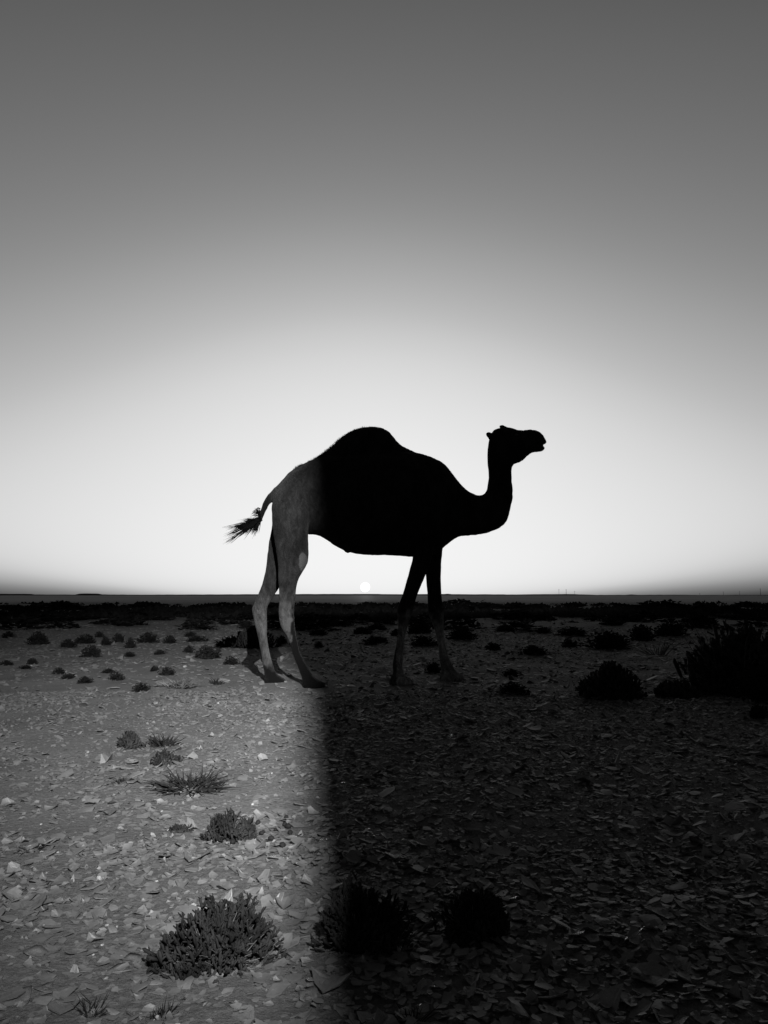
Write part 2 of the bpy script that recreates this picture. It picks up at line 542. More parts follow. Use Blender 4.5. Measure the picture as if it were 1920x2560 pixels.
    dark = np.maximum(dark, np.clip((tailx + .012 - co[:, 0]) / .03, 0, 1) * (zf > at(640, 1316, 6.37).z)).astype(np.float32)
    ca = me2.color_attributes.new('coat_tones', 'FLOAT_COLOR', 'POINT')
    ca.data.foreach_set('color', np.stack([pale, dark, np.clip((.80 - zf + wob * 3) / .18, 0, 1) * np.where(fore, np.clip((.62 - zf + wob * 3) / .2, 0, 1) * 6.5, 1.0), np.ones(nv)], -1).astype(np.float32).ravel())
    return me2


def camel_material():
    m = bpy.data.materials.new('camel_coat')
    m.use_nodes = True
    n, l = m.node_tree.nodes, m.node_tree.links
    b = n['Principled BSDF']
    tc = n.new('ShaderNodeTexCoord')
    mp = n.new('ShaderNodeMapping')
    l.new(tc.outputs['Object'], mp.inputs[0])
    mp.inputs['Scale'].default_value = (1, 1, .45)
    n1 = n.new('ShaderNodeTexNoise'); n1.inputs['Scale'].default_value = 7; n1.inputs['Detail'].default_value = 8; n1.inputs['Roughness'].default_value = .7
    l.new(mp.outputs[0], n1.inputs['Vector'])
    n2 = n.new('ShaderNodeTexNoise'); n2.inputs['Scale'].default_value = 170; n2.inputs['Detail'].default_value = 4
    l.new(mp.outputs[0], n2.inputs['Vector'])
    r = n.new('ShaderNodeValToRGB')
    r.color_ramp.elements[0].position = .3; r.color_ramp.elements[0].color = G(.0012)
    r.color_ramp.elements[1].position = .72; r.color_ramp.elements[1].color = G(.009)
    l.new(n1.outputs[0], r.inputs[0])
    r2 = n.new('ShaderNodeValToRGB')
    r2.color_ramp.elements[0].position = .3; r2.color_ramp.elements[0].color = G(.72)
    r2.color_ramp.elements[1].position = .7; r2.color_ramp.elements[1].color = G(1.25)
    l.new(n2.outputs[0], r2.inputs[0])
    mu = n.new('ShaderNodeMix'); mu.data_type = 'RGBA'; mu.blend_type = 'MULTIPLY'; mu.inputs['Factor'].default_value = 1
    n3 = n.new('ShaderNodeTexNoise'); n3.inputs['Scale'].default_value = 26; n3.inputs['Detail'].default_value = 7; n3.inputs['Roughness'].default_value = .75
    n3.inputs['Distortion'].default_value = .6
    l.new(mp.outputs[0], n3.inputs['Vector'])
    r3 = n.new('ShaderNodeValToRGB')
    r3.color_ramp.elements[0].position = .36; r3.color_ramp.elements[0].color = G(.45)
    r3.color_ramp.elements[1].position = .66; r3.color_ramp.elements[1].color = G(1.6)
    l.new(n3.outputs[0], r3.inputs[0])
    mu0 = n.new('ShaderNodeMix'); mu0.data_type = 'RGBA'; mu0.blend_type = 'MULTIPLY'; mu0.inputs['Factor'].default_value = 1
    l.new(r.outputs[0], mu0.inputs['A']); l.new(r3.outputs[0], mu0.inputs['B'])
    l.new(mu0.outputs['Result'], mu.inputs['A']); l.new(r2.outputs[0], mu.inputs['B'])
    at_ = n.new('ShaderNodeAttribute'); at_.attribute_name = 'coat_tones'
    sp = n.new('ShaderNodeSeparateColor'); l.new(at_.outputs['Color'], sp.inputs[0])
    m1 = n.new('ShaderNodeMix'); m1.data_type = 'RGBA'
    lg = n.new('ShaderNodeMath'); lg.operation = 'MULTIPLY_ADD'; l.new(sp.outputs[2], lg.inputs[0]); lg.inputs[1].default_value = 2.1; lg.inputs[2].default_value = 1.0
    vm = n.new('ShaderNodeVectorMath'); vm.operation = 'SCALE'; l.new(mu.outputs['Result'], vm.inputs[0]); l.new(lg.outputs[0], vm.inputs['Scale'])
    l.new(sp.outputs[0], m1.inputs['Factor']); l.new(vm.outputs[0], m1.inputs['A']); m1.inputs['B'].default_value = G(.022)
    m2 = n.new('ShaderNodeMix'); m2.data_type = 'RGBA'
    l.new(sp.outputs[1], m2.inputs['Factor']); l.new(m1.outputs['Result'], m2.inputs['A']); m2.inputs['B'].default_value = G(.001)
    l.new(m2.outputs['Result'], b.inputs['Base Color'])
    b.inputs['Roughness'].default_value = .95
    b.inputs['Specular IOR Level'].default_value = .05
    b.inputs['Sheen Weight'].default_value = .015
    b.inputs['Sheen Roughness'].default_value = .35
    bp = n.new('ShaderNodeBump'); bp.inputs['Strength'].default_value = .9; bp.inputs['Distance'].default_value = .010
    l.new(n2.outputs[0], bp.inputs['Height']); l.new(bp.outputs[0], b.inputs['Normal'])
    return m


base = on_ground(880, 1711)
camel = tag(empty('camel', base), 'dark single-humped camel standing side-on against the sunset sky', 'camel')


def part(name, me, mat, parent=camel):
    o = link(name, me, mat, parent)
    o.location = -base if parent is camel else (0, 0, 0)
    return o


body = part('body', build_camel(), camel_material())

# tail tuft: strands blown towards the rear
mb = MB()
tips = [(559, 1361, .9), (562, 1324, .7), (567, 1335, .75), (572, 1340, .7), (563, 1344, .6), (590, 1318, .8), (605, 1302, .55), (612, 1340, .7),
        (634, 1340, .5), (620, 1338, .6), (640, 1334, .45), (580, 1352, .9), (570, 1357, .8), (575, 1322, .7), (583, 1328, .8)]
rs = random.Random(3)
for i in range(300):
    t = tips[i % len(tips)]
    s0 = rs.random()
    sx, sy = 641 + 13 * s0 + rs.gauss(0, 1.5), 1296 + 14 * (1 - s0) + rs.gauss(0, 3)
    if i % 9 == 0: sx, sy = 650 + rs.gauss(0, 2), 1283 + rs.gauss(0, 6)
    ex, ey = t[0] + rs.gauss(0, 5), t[1] + rs.gauss(0, 3.5)
    if i % 9 == 0: ex, ey = sx - 14 - rs.random() * 8, sy + 12 - rs.random() * 12
    f = .55 + .5 * rs.random() if i >= 30 else 1.0
    ex, ey = sx + (ex - sx) * f, sy + (ey - sy) * f
    D = axisY(640)
    p0 = at(sx, sy, D + rs.gauss(0, .01)); p3 = at(ex, ey, D + rs.gauss(0, .035))
    mid = at(sx * .55 + ex * .45 + rs.gauss(0, 2), sy * .55 + ey * .45 - 4 + rs.gauss(0, 3), D + rs.gauss(0, .02))
    q = [(p0 * (1 - u_) + mid * u_) * (1 - u_) + (mid * (1 - u_) + p3 * u_) * u_ for u_ in (0, .25, .5, .75, 1)]
    r0 = .0042 if i < 150 else .0028
    mb.tube(q, [r0, r0 * .95, r0 * .8, r0 * .5, .0004], 4)
part('tail_tuft', mb.mesh('tail_tuft'), M_hair)

# short woolly hair along hump, rump and nape
mb = MB()
ridge_top = [(736, 1170), (758, 1160), (784, 1149), (803, 1135), (822, 1122), (841, 1105), (856, 1092), (872, 1081), (891, 1073), (910, 1068), (932, 1067), (951, 1070), (964, 1075)]
for line, cnt, ln_, lean, ix, iy in ((ridge_top, 1100, .009, (-.55, .7), 0, 5),):
    seg = np.array(line, float)
    for i in range(cnt):
        t = rs.random() * (len(seg) - 1); k = int(t); f = t - k
        p = seg[k] * (1 - f) + seg[min(k + 1, len(seg) - 1)] * f
        lo = rs.gauss(0, .035)
        drop = lo * lo * 2.2
        o_ = at(p[0] + ix, p[1] + iy, axisY(p[0])) + LAT * lo - Vector((0, 0, drop))
        L = ln_ * (.5 + .9 * rs.random()) * (1.6 if vnoise(np.array([p[0] * .11]), np.array([4.0]))[0] > .6 else 1)
        d = Vector((lean[0] + rs.gauss(0, .25), rs.gauss(0, .25), lean[1])).normalized()
        w = Vector((.0028, 0, 0))
        mb.tri(o_ - w, o_ + w, o_ + d * (L + .014))
part('wool', mb.mesh('wool'), M_hair)


def ball(n=10, m=7):
    b = MB()
    for i in range(m + 1):
        th = math.pi * i / m
        for j in range(n):
            t = 2 * math.pi * j / n
            b.v.append(Vector((math.sin(th) * math.cos(t), math.sin(th) * math.sin(t), math.cos(th))))
    for i in range(m):
        for j in range(n):
            j2 = (j + 1) % n
            b.f.append((i * n + j, (i + 1) * n + j, (i + 1) * n + j2, i * n + j2))
    return b


eye_me = ball(12, 8).mesh('eye', True)
for s in (-1, 1):
    e = part('eye', eye_me, M_eye, body)
    e.location = at(1284, 1092, axisY(1284)) + LAT * (.071 * s)
    e.scale = (.019, .012, .015)
nail_me = ball(10, 6).mesh('toenail', True)
for (px, py, D) in ((814, 1714, DEP['A']), (714, 1704, DEP['B']), (1031, 1707, DEP['C']), (1160, 1697, DEP['D'])):
    for s in (-1, 1):
        e = part('toenail', nail_me, M_nail, body)
        e.location = at(px, py, D) + LAT * (.026 * s) + Vector((0, 0, -.002))
        e.scale = (.020, .016, .010)
        e.rotation_euler = (0, math.radians(20), 0)


# ------------------------------------------------------------------ shale flakes
def flakes(n, x, y, R, rg, detail=True, tilt=.17, curl=.46, thk=(.05, .13)):
    """vectorised batch of thin curled plates"""
    k = 7
    ang = (np.arange(k)[None] + rg.uniform(-.33, .33, (n, k))) * 2 * np.pi / k
    rr = rg.uniform(.62, 1.12, (n, k))
    el = rg.uniform(.55, 1.0, (n, 1))
    rot = rg.uniform(0, 2 * np.pi, (n, 1))
    px, py = np.cos(ang) * rr, np.sin(ang) * rr * el
    cdir = rg.uniform(0, np.pi, (n, 1))
    ca = np.abs(rg.normal(0, curl, (n, 1)))
    ca = np.where(rg.random((n, 1)) < .25, -ca * .6, ca)
    rings = [(px * 0)[:, :1], px * .55, px] if detail else [(px * 0)[:, :1], px]
    ringsy = [(py * 0)[:, :1], py * .55, py] if detail else [(py * 0)[:, :1], py]
    Xs = np.concatenate(rings, 1); Ys = np.concatenate(ringsy, 1)
    a = Xs * np.cos(cdir) + Ys * np.sin(cdir)
    Zs = ca * a * a
    # tilt
    tx = rg.normal(0, tilt, (n, 1)); ty = rg.normal(0, tilt, (n, 1))
    Zs = Zs + Xs * tx + Ys * ty
    Zs = Zs - np.percentile(Zs, 22, axis=1)[:, None]
    c, s = np.cos(rot), np.sin(rot)
    Xr, Yr = Xs * c - Ys * s, Xs * s + Ys * c
    th = rg.uniform(thk[0], thk[1], (n, 1))
    top = np.stack([x[:, None] + Xr * R[:, None], y[:, None] + Yr * R[:, None], (Zs + th) * R[:, None]], -1)
    bot = np.stack([x[:, None] + Xr[:, -k:] * R[:, None] * .96, y[:, None] + Yr[:, -k:] * R[:, None] * .96, (Zs[:, -k:] - .02) * R[:, None]], -1)
    V = np.concatenate([top, bot], 1)
    nv = V.shape[1]
    nt = top.shape[1]
    i = np.arange(k); j = (i + 1) % k
    tris, qs = [], []
    tris.append(np.stack([np.zeros(k, int), 1 + i, 1 + j], -1))
    if detail:
        qs.append(np.stack([1 + i, 1 + k + i, 1 + k + j, 1 + j], -1))
    o = nt - k
    qs.append(np.stack([o + i, nt + i, nt + j, o + j], -1))
    T = np.concatenate(tris); Q = np.concatenate(qs)
    off = (np.arange(n) * nv)[:, None, None]
    return V.reshape(-1, 3), (T[None] + off).reshape(-1, 3), (Q[None] + off).reshape(-1, 4)


def place(n, y0, y1, rg, spread=.56):
    # uniform over the wedge the eye sees, a little wider
    yy = np.sqrt(rg.uniform(y0 * y0, y1 * y1, n))
    xx = rg.uniform(-1, 1, n) * (yy * spread + .25)
    return xx, yy


def density(x, y):
    d = vnoise(x * 1.7 + 40, y * 1.7 + 9) * .6 + vnoise(x * 5 + 4, y * 5 + 90) * .4
    side = np.clip((x + .25 + .06 * y) / .35, 0, 1)       # barer, sandier ground on one side of the track
    return np.clip((d - .36 + .34 * side) * 2.6, .34 + .14 * side, 1)


rg = np.random.default_rng(21)
N1 = 56000
x, y = place(N1, .85, 6.0, rg)
xa, ya = place(12000, .85, 2.4, rg)
x, y = np.concatenate([x, xa]), np.concatenate([y, ya])
N1 = len(x)
keep = rg.random(N1) < np.maximum(density(x, y), .55 * (y < 2.6))
x, y = x[keep], y[keep]
R1 = np.clip(np.exp(rg.normal(math.log(.0090), .50, len(x))), .004, .05)
big = np.argsort(-(R1 / y))[:285]
mask = np.ones(len(x), bool); mask[big] = False
bx, by, bR = x[big], y[big], R1[big]
parts = []
for det, sel in ((True, mask & (y < 3.0)), (False, mask & (y >= 3.0))):
    v_, t_, q_ = flakes(sel.sum(), x[sel], y[sel], R1[sel], rg, det)
    v_[:, 2] += ground_h(v_[:, 0], v_[:, 1]) - .0015
    lift = rg.random(sel.sum()) ** 3 * .010 * np.clip((x[sel] + .3 + .06 * y[sel]) / .35, .25, 1)
    v_[:, 2] += np.repeat(lift, len(v_) // sel.sum())
    parts.append((v_, t_, q_))
n0 = len(parts[0][0])
V = np.concatenate([parts[0][0], parts[1][0]])
T = np.concatenate([parts[0][1], parts[1][1] + n0])
Q = np.concatenate([parts[0][2], parts[1][2] + n0])
N2 = 35000
x, y = place(N2, 6.0, 17, rg)
keep = rg.random(N2) < density(x, y) * .9
x, y = x[keep], y[keep]
R2 = np.clip(np.exp(rg.normal(math.log(.021), .42, len(x))), .01, .07)
V2, T2, Q2 = flakes(len(x), x, y, R2, rg, False, .15, .4)
V2[:, 2] += ground_h(V2[:, 0], V2[:, 1]) - .002
N3 = 4500
x, y = place(N3, 17, 42, rg)
R3 = np.clip(np.exp(rg.normal(math.log(.045), .4, len(x))), .02, .12)
V3, T3, Q3 = flakes(len(x), x, y, R3, rg, False, .15, .4)
V3[:, 2] += ground_h(V3[:, 0], V3[:, 1]) - .002
# a strip of looser shale beyond the edges of the view
xm = rg.uniform(.2, 2.0, 6500) * rg.choice([-1, 1], 6500)
ym = rg.uniform(-.6, 6.0, 6500)
xm = xm + np.sign(xm) * np.maximum(ym, .3) * .56
V4, T4, Q4 = flakes(len(xm), xm, ym, np.clip(np.exp(rg.normal(math.log(.014), .5, len(xm))), .006, .05), rg, False, .15, .4)
V4[:, 2] += ground_h(V4[:, 0], V4[:, 1]) - .0015
T3 = np.concatenate([T3, T4 + len(V3)]); Q3 = np.concatenate([Q3, Q4 + len(V3)]); V3 = np.concatenate([V3, V4])
o2, o3 = len(V), len(V) + len(V2)
chips = link('shale_chips', mesh_np('shale_chips', np.concatenate([V, V2, V3]),
             [np.concatenate([T, T2 + o2, T3 + o3]), np.concatenate([Q, Q2 + o2, Q3 + o3])], False), M_flake, ground)
tag(chips, kind='stuff')

variants = []
for i in range(18):
    r2 = np.random.default_rng(100 + i)
    V, T, Q = flakes(1, np.zeros(1), np.zeros(1), np.ones(1), r2, True, .12, .30)
    variants.append(mesh_np('shale_flake', V, [T, Q], False))
    variants[-1].materials.append(M_flake)
big_variants = []
for i in range(8):
    r2 = np.random.default_rng(160 + i)
    V, T, Q = flakes(1, np.zeros(1), np.zeros(1), np.ones(1), r2, True, .14, .42, (.025, .045))
    big_variants.append(mesh_np('shale_flake', V, [T, Q], True))
    big_variants[-1].materials.append(M_flake)
hand = [(1625, 2450, 150), (1690, 2415, 80), (1480, 2465, 92), (1300, 2400, 55), (1190, 2365, 62), (1260, 2405, 60), (770, 2490, 58), (50, 2485, 80),
        (110, 2470, 60), (1590, 2310, 80), (1750, 2300, 60), (1640, 2240, 50), (1210, 2160, 60), (970, 2170, 48), (1000, 2160, 36), (1395, 2120, 42),
        (1550, 2060, 56), (260, 2245, 60), (180, 2260, 70), (320, 2130, 42), (300, 2420, 70), (330, 2395, 55), (90, 2385, 60)]
hx, hy, hR = [], [], []
for (px, py, w) in hand:
    g = on_ground(px, py)
    hx.append(g.x); hy.append(g.y); hR.append(w * .5 / F * g.y)
rq = random.Random(11)
for i, (fx, fy, fr) in enumerate(list(zip(hx, hy, hR)) + list(zip(bx, by, bR))):
    if i >= 300: break
    o = link('shale_flake', big_variants[i % 8] if i < len(hand) else variants[i % 18], None, ground)
    o.location = (fx, fy, float(ground_h(fx, fy)) - .0015)
    o.rotation_euler = (rq.gauss(0, .06), rq.gauss(0, .06), rq.uniform(0, 6.28))
    o.scale = (fr, fr, fr * rq.uniform(.75, 1.1))


# ------------------------------------------------------------------ scrub
def fingers(seed, n, w, h, rad, spread=.38, segs=3, sides=5, wob=.10, lift=.12, stub=True):
    """a low salt bush: short stubby shoots crowding an uneven mound (stub), or stems fanning out of the ground"""
    r = random.Random(seed)
    b = MB()
    ph = [r.uniform(0, 6.28) for _ in range(6)]
    clumps = [(r.uniform(0, 6.28), r.uniform(.1, 1.45), r.uniform(.86, 1.12)) for _ in range(16)]

    def mound(az, el):
        q = 1 + .10 * math.sin(az * 2 + ph[0]) + .08 * math.sin(az * 5 + ph[1] + el * 2) + .07 * math.sin(az * 9 + el * 7 + ph[2])
        return q * .92
    for i in range(n):
        if stub:
            if r.random() < .7:
                c = r.choice(clumps)
                az, el = c[0] + r.gauss(0, .28), min(1.55, abs(c[1] + r.gauss(0, .22)))
                k = c[2]
            else:
                az, el, k = r.uniform(0, 6.283), math.acos(r.random() * .98), r.uniform(.85, 1.0)
            q = mound(az, el) * k
            dep = r.uniform(.50, 1.0)
            rad_v = Vector((math.sin(el) * math.cos(az), math.sin(el) * math.sin(az), math.cos(el)))
            tip = Vector((rad_v.x * w / 2 * q * dep, rad_v.y * w / 2 * q * dep, max(.05 * h, rad_v.z * h * q * dep)))
            d = (rad_v * .8 + Vector((0, 0, .75)) + Vector((r.gauss(0, .35), r.gauss(0, .35), r.gauss(0, .2)))).normalized()
            L = rad * r.uniform(4.5, 9.5)
            root = tip - d * L
            side = d.orthogonal().normalized()
            side.rotate(Matrix.Rotation(r.uniform(0, 6.28), 3, d))
            R_ = rad * r.uniform(.6, 1.15)
            pts = [root, root.lerp(tip, .45) + side * L * .06, root.lerp(tip, .85) + side * L * r.uniform(-.05, .15), tip]
            b.tube(pts, [R_ * .7, R_, R_ * .95, R_ * .35], 4)
            for s in range(2):
                t = r.uniform(.25, .8)
                o_ = root.lerp(tip, t)
                dd = (side * (1 if s else -1) + d * .9 + Vector((r.gauss(0, .3), r.gauss(0, .3), 0))).normalized()
                l2 = L * r.uniform(.25, .5)
                b.tube([o_, o_ + dd * l2], [R_ * .65, R_ * .4], 4)
        else:
            az = r.uniform(0, 6.283)
            el = math.acos(r.random() * .97)
            tipr = .7 + .3 * r.random()
            tip = Vector((math.sin(el) * math.cos(az) * w / 2 * tipr, math.sin(el) * math.sin(az) * w / 2 * tipr, max(.03 * h, math.cos(el) * h * tipr)))
            root = Vector((tip.x * spread, tip.y * spread, -.02 * h))
            bend = Vector((r.gauss(0, wob), r.gauss(0, wob), abs(r.gauss(0, wob)))) * h
            pts, rads = [], []
            for s in range(segs + 1):
                t = s / segs
                pts.append(root.lerp(tip, t) + bend * math.sin(t * math.pi) * .5)
                rads.append(rad * (1.1 - .8 * t))
            b.tube(pts, rads, sides)
    return b


def leaves(seed, n, w, h, size):
    r = random.Random(seed)
    b = MB()
    for i in range(n):
        az = r.uniform(0, 2 * math.pi)
        el = math.acos(r.random())
        rad = (.35 + .68 * r.random() ** .5)
        lob = .8 + .18 * math.sin(az * 3 + seed) + .12 * math.sin(az * 5 + 2 * seed)
        p = Vector((math.sin(el) * math.cos(az) * w / 2 * lob, math.sin(el) * math.sin(az) * w / 2 * lob, math.cos(el) * h * (.85 + .15 * lob))) * rad
        d = (p.normalized() + Vector((r.gauss(0, .5), r.gauss(0, .5), r.gauss(.4, .4)))).normalized()
        a = d.orthogonal().normalized() * size * .33
        a.rotate(Matrix.Rotation(r.uniform(0, 6.28), 3, d))
        L = size * r.uniform(.6, 1.5)
        n0 = len(b.v)
        b.v += [p - a, p + a, p + d * L * .6 + a * .9, p + d * L, p + d * L * .6 - a * .9]
        b.f.append((n0, n0 + 1, n0 + 2, n0 + 3, n0 + 4))
    return b


def blades(seed, n, w, h, rad, up=.8):
    r = random.Random(seed)
    b = MB()
    for i in range(n):
        az = r.uniform(0, 6.283)
        t = r.random() ** .7
        p0 = Vector((math.cos(az) * w * .2 * t, math.sin(az) * w * .2 * t, -.01))
        L = h * r.uniform(.5, 1.1)
        d = Vector((math.cos(az) * t * w * .55, math.sin(az) * t * w * .55, L * r.uniform(up * .7, 1)))
        bend = Vector((r.gauss(0, .1) * w, r.gauss(0, .1) * w, -.12 * L * t))
        b.tube([p0, p0 + d * .5 - bend * .3, p0 + d + bend * .5], [rad, rad * .7, rad * .2], 3, False)
    return b


bush_count = [0]


def base_of(x0, x1, yb):
    g = on_ground((x0 + x1) / 2, yb)
    w = at(x1, yb, g.y).x - at(x0, yb, g.y).x
    return g, w


def near_bush(x0, x1, yt, yb, label, n, seed, stems=160, finger=.0055, group=None, mat=None):
    g, w = base_of(x0, x1, yb)
    c = Vector((g.x, g.y + w * .30, 0))
    ym = yb * .7 + yt * .3
    c.x = at((x0 + x1) / 2, ym, c.y).x
    w = at(x1, ym, c.y).x - at(x0, ym, c.y).x
    h = (at(960, yt, c.y).z) * 1.03
    h = max(h, .25 * w)
    c.z = float(ground_h(c.x, c.y)) - .004
    root = tag(empty('scrub_bush', c), label, 'bush', group)
    f = fingers(seed, n, w, h, finger).mesh('foliage', True)
    link('foliage', f, mat or M_leaf, root)
    s = fingers(seed + 50, stems, w * .86, h * .8, finger * .45, .12, 3, 4, .1, .05, False).mesh('stems')
    link('stems', s, mat or M_twig, root)
    return root


# bushes close by
near_bush(376, 712, 2222, 2440, 'large bushy dark succulent shrub on the lamplit shale, twiggy base showing', 1600, 1, 200, .0038)
near_bush(490, 655, 2018, 2108, 'medium round dark shrub on the lamplit ground with dung pellets beside it', 900, 2, 60, .0042)
near_bush(420, 482, 2048, 2080, 'tiny flat dark sprig right next to the medium round lamplit shrub', 160, 3, 20, .0040)
near_bush(775, 1030, 2195, 2385, 'black bristly shrub in the dark just past the edge of the lamplight', 1000, 4, 120, .0042)
near_bush(1075, 1295, 2205, 2365, 'broad black shrub in the dark beside the bristly one at the light edge', 850, 5, 100, .0046)
near_bush(1425, 1630, 1655, 1752, 'big black mounded bush in the dark ground ahead of the camel', 850, 6, 80, .013)
near_bush(1622, 1760, 1690, 1748, 'low black bush touching the big mounded bush ahead of the camel', 400, 7, 40, .012)
near_bush(1690, 1990, 1560, 1742, 'tall sprawling black shrub with thin dry stems rising out of it', 1000, 8, 100, .017)
near_bush(535, 715, 1564, 1620, 'wide dark bush directly behind the camel\'s hind legs', 800, 9, 50, .015, mat=M_leaf_far)
near_bush(280, 368, 1832, 1872, 'small dense shrub heading the row of lamplit tufts near the medium round shrub', 400, 10, 30, .007)
near_bush(366, 455, 1872, 1922, 'spiky loose shrub, second in the row of lamplit tufts', 220, 11, 50, .006)

# loose, see-through tufts: each has its own look
def tuft(x0, x1, yt, yb, label, n, seed, rad, mat=M_twig, group=None, cat='tuft', up=.8):
    g, w = base_of(x0, x1, yb)
    g.y += w * .25
    g.x = at((x0 + x1) / 2, yb, g.y).x
    h = max(at(960, yt, g.y).z, .3 * w)
    g.z = float(ground_h(g.x, g.y))
    o = link('dry_tuft', blades(seed, n, w, h, rad, up).mesh('dry_tuft'), mat)
    o.location = g
    tag(o, label, cat, group)
    return o


tuft(372, 452, 1826, 1868, 'thin see-through twig tuft beside the small dense lamplit shrub', 90, 61, .0035, M_leaf)
tuft(385, 560, 1922, 1985, 'low wide sprawling twig tuft, last in the row of lamplit tufts', 150, 62, .004, M_leaf, up=.4)
tuft(285, 322, 1936, 1958, 'tiny dark tuft beside the low wide sprawling twig tuft', 40, 63, .003, M_leaf)
tuft(405, 492, 1688, 1722, 'pale dry grass clump on the lamplit ground behind the camel', 120, 64, .006, M_dry)
tuft(525, 562, 1686, 1708, 'short dry sprig close behind the camel\'s far hind foot', 40, 65, .006, M_leaf)
tuft(190, 275, 2470, 2545, 'faint sparse grass tuft among large lamplit shale plates', 30, 66, .0016, M_leaf)
tuft(372, 440, 2488, 2548, 'faint sparse twig tuft in front of the large bushy shrub', 36, 67, .0016, M_leaf)
tuft(985, 1085, 2500, 2570, 'thin dark grass tuft in the dark beyond the edge of light', 40, 68, .0016, M_leaf)
tuft(1745, 1900, 1545, 1735, 'tall thin pale grass stems standing in the sprawling black shrub', 60, 69, .006, M_dry, up=1.1)
tuft(1590, 1700, 1585, 1640, 'thin pale dry stems on the dark ground between the bushes', 26, 70, .007, M_dry)
tuft(55, 112, 2108, 2134, 'low crumbly dark sprig lying flat on bare lamplit ground', 70, 71, .0045, M_leaf, up=.3)

# countable bushes further off share a few meshes
mid_var = []
for i in range(7):
    b = fingers(300 + i, 170, 1.0, 1.0, .030, .3, 2, 4, .08, .12)
    l_ = leaves(330 + i, 420, 1.0, .95, .09)
    k = len(b.v)
    b.v += l_.v
    b.f += [tuple(q + k for q in f) for f in l_.f]
    me = b.mesh('scrub_bush'); me.materials.append(M_leaf_far)
    mid_var.append(me)


def mid_bush(x0, x1, yt, yb, label, group, i):
    g, w = base_of(x0, x1, yb)
    g.y += w * .35
    g.x = at((x0 + x1) / 2, yb, g.y).x
    z = float(ground_h(g.x, g.y))
    h = max(at(960, yt, g.y).z - z, .22 * w)
    o = link('scrub_bush', mid_var[i % 7])
    o.location = (g.x, g.y, z - .03 * h)
    o.rotation_euler = (0, 0, i * 1.7)
    o.scale = (w * 1.28, w * 1.1, h * 1.05)
    tag(o, label, 'bush', group)


LITL, LITG = 'small low scrub bush on the lamplit stony ground to the rear of the camel', 'small bushes on the lamplit ground'
DRKL, DRKG = 'small black scrub bush on the unlit ground under and ahead of the camel', 'small bushes on the unlit ground'
lit = [(70, 120, 1578, 1608), (4, 38, 1578, 1594), (152, 189, 1597, 1616), (187, 241, 1585, 1607), (237, 260, 1578, 1590), (251, 279, 1592, 1611),
       (282, 310, 1582, 1603), (312, 340, 1593, 1617), (345, 397, 1580, 1604), (409, 441, 1588, 1604), (461, 491, 1578, 1590), (467, 518, 1588, 1602),
       (596, 636, 1550, 1573), (490, 551, 1612, 1648), (457, 487, 1613, 1631), (205, 252, 1612, 1642), (309, 339, 1629, 1639), (386, 414, 1624, 1635),
       (131, 163, 1668, 1687), (154, 186, 1684, 1700), (193, 232, 1690, 1708), (255, 285, 1671, 1685), (272, 310, 1679, 1701), (374, 398, 1664, 1679),
       (399, 437, 1667, 1689), (328, 377, 1706, 1729), (68, 92, 1645, 1660), (48, 80, 1662, 1674), (0, 30, 1650, 1664), (556, 600, 1640, 1662), (690, 718, 1588, 1610)]
drk = [(774, 819, 1570, 1588), (785, 808, 1602, 1618), (880, 930, 1567, 1585), (907, 971, 1589, 1613), (913, 968, 1558, 1572), (976, 1004, 1572, 1592),
       (739, 762, 1567, 1578), (1019, 1083, 1546, 1585), (1025, 1090, 1588, 1617), (1117, 1194, 1563, 1602), (1215, 1251, 1605, 1626),
       (1297, 1371, 1612, 1639), (1342, 1381, 1567, 1585), (1063, 1105, 1655, 1683), (1256, 1301, 1671, 1690), (1244, 1322, 1706, 1738), (1461, 1582, 1578, 1624),
       (1405, 1443, 1595, 1619), (1338, 1381, 1534, 1554), (1395, 1466, 1566, 1590), (1570, 1640, 1560, 1600), (1640, 1720, 1545, 1590), (1700, 1800, 1530, 1570),
       (1500, 1560, 1545, 1570), (1240, 1290, 1560, 1580), (820, 850, 1545, 1558), (1860, 1990, 1640, 1760), (1870, 1925, 1760, 1800)]
for i, b in enumerate(lit):
    mid_bush(*b, LITL, LITG, i)
for i, b in enumerate(drk):
    mid_bush(*b, DRKL, DRKG, i + 3)

FARL, FARG = 'distant low scrub clump on the far flat below the skyline', 'distant scrub clumps on the far flat'
far_var = []
for i in range(5):
    me = leaves(500 + i, 150, 1.0, .95, .17).mesh('scrub_clump'); me.materials.append(M_leaf_far)
    far_var.append(me)
rf = random.Random(77)
cells = []
for i in range(185):
    yb = rf.uniform(1513, 1562) if i < 150 else rf.uniform(1540, 1580)
    px = rf.uniform(-20, 1940)
    g = on_ground(px, yb)
    w = rf.uniform(.35, 1.1) * (1 + (g.y > 35) * .6)
    z = float(ground_h(g.x, g.y))
    o = link('scrub_clump', far_var[i % 5])
    o.location = (g.x, g.y, z - .02)
    o.rotation_euler = (0, 0, rf.uniform(0, 6.28))
    o.scale = (w * rf.uniform(1, 1.8), w, w * rf.uniform(.16, .32))
    tag(o, FARL, 'bush', FARG)

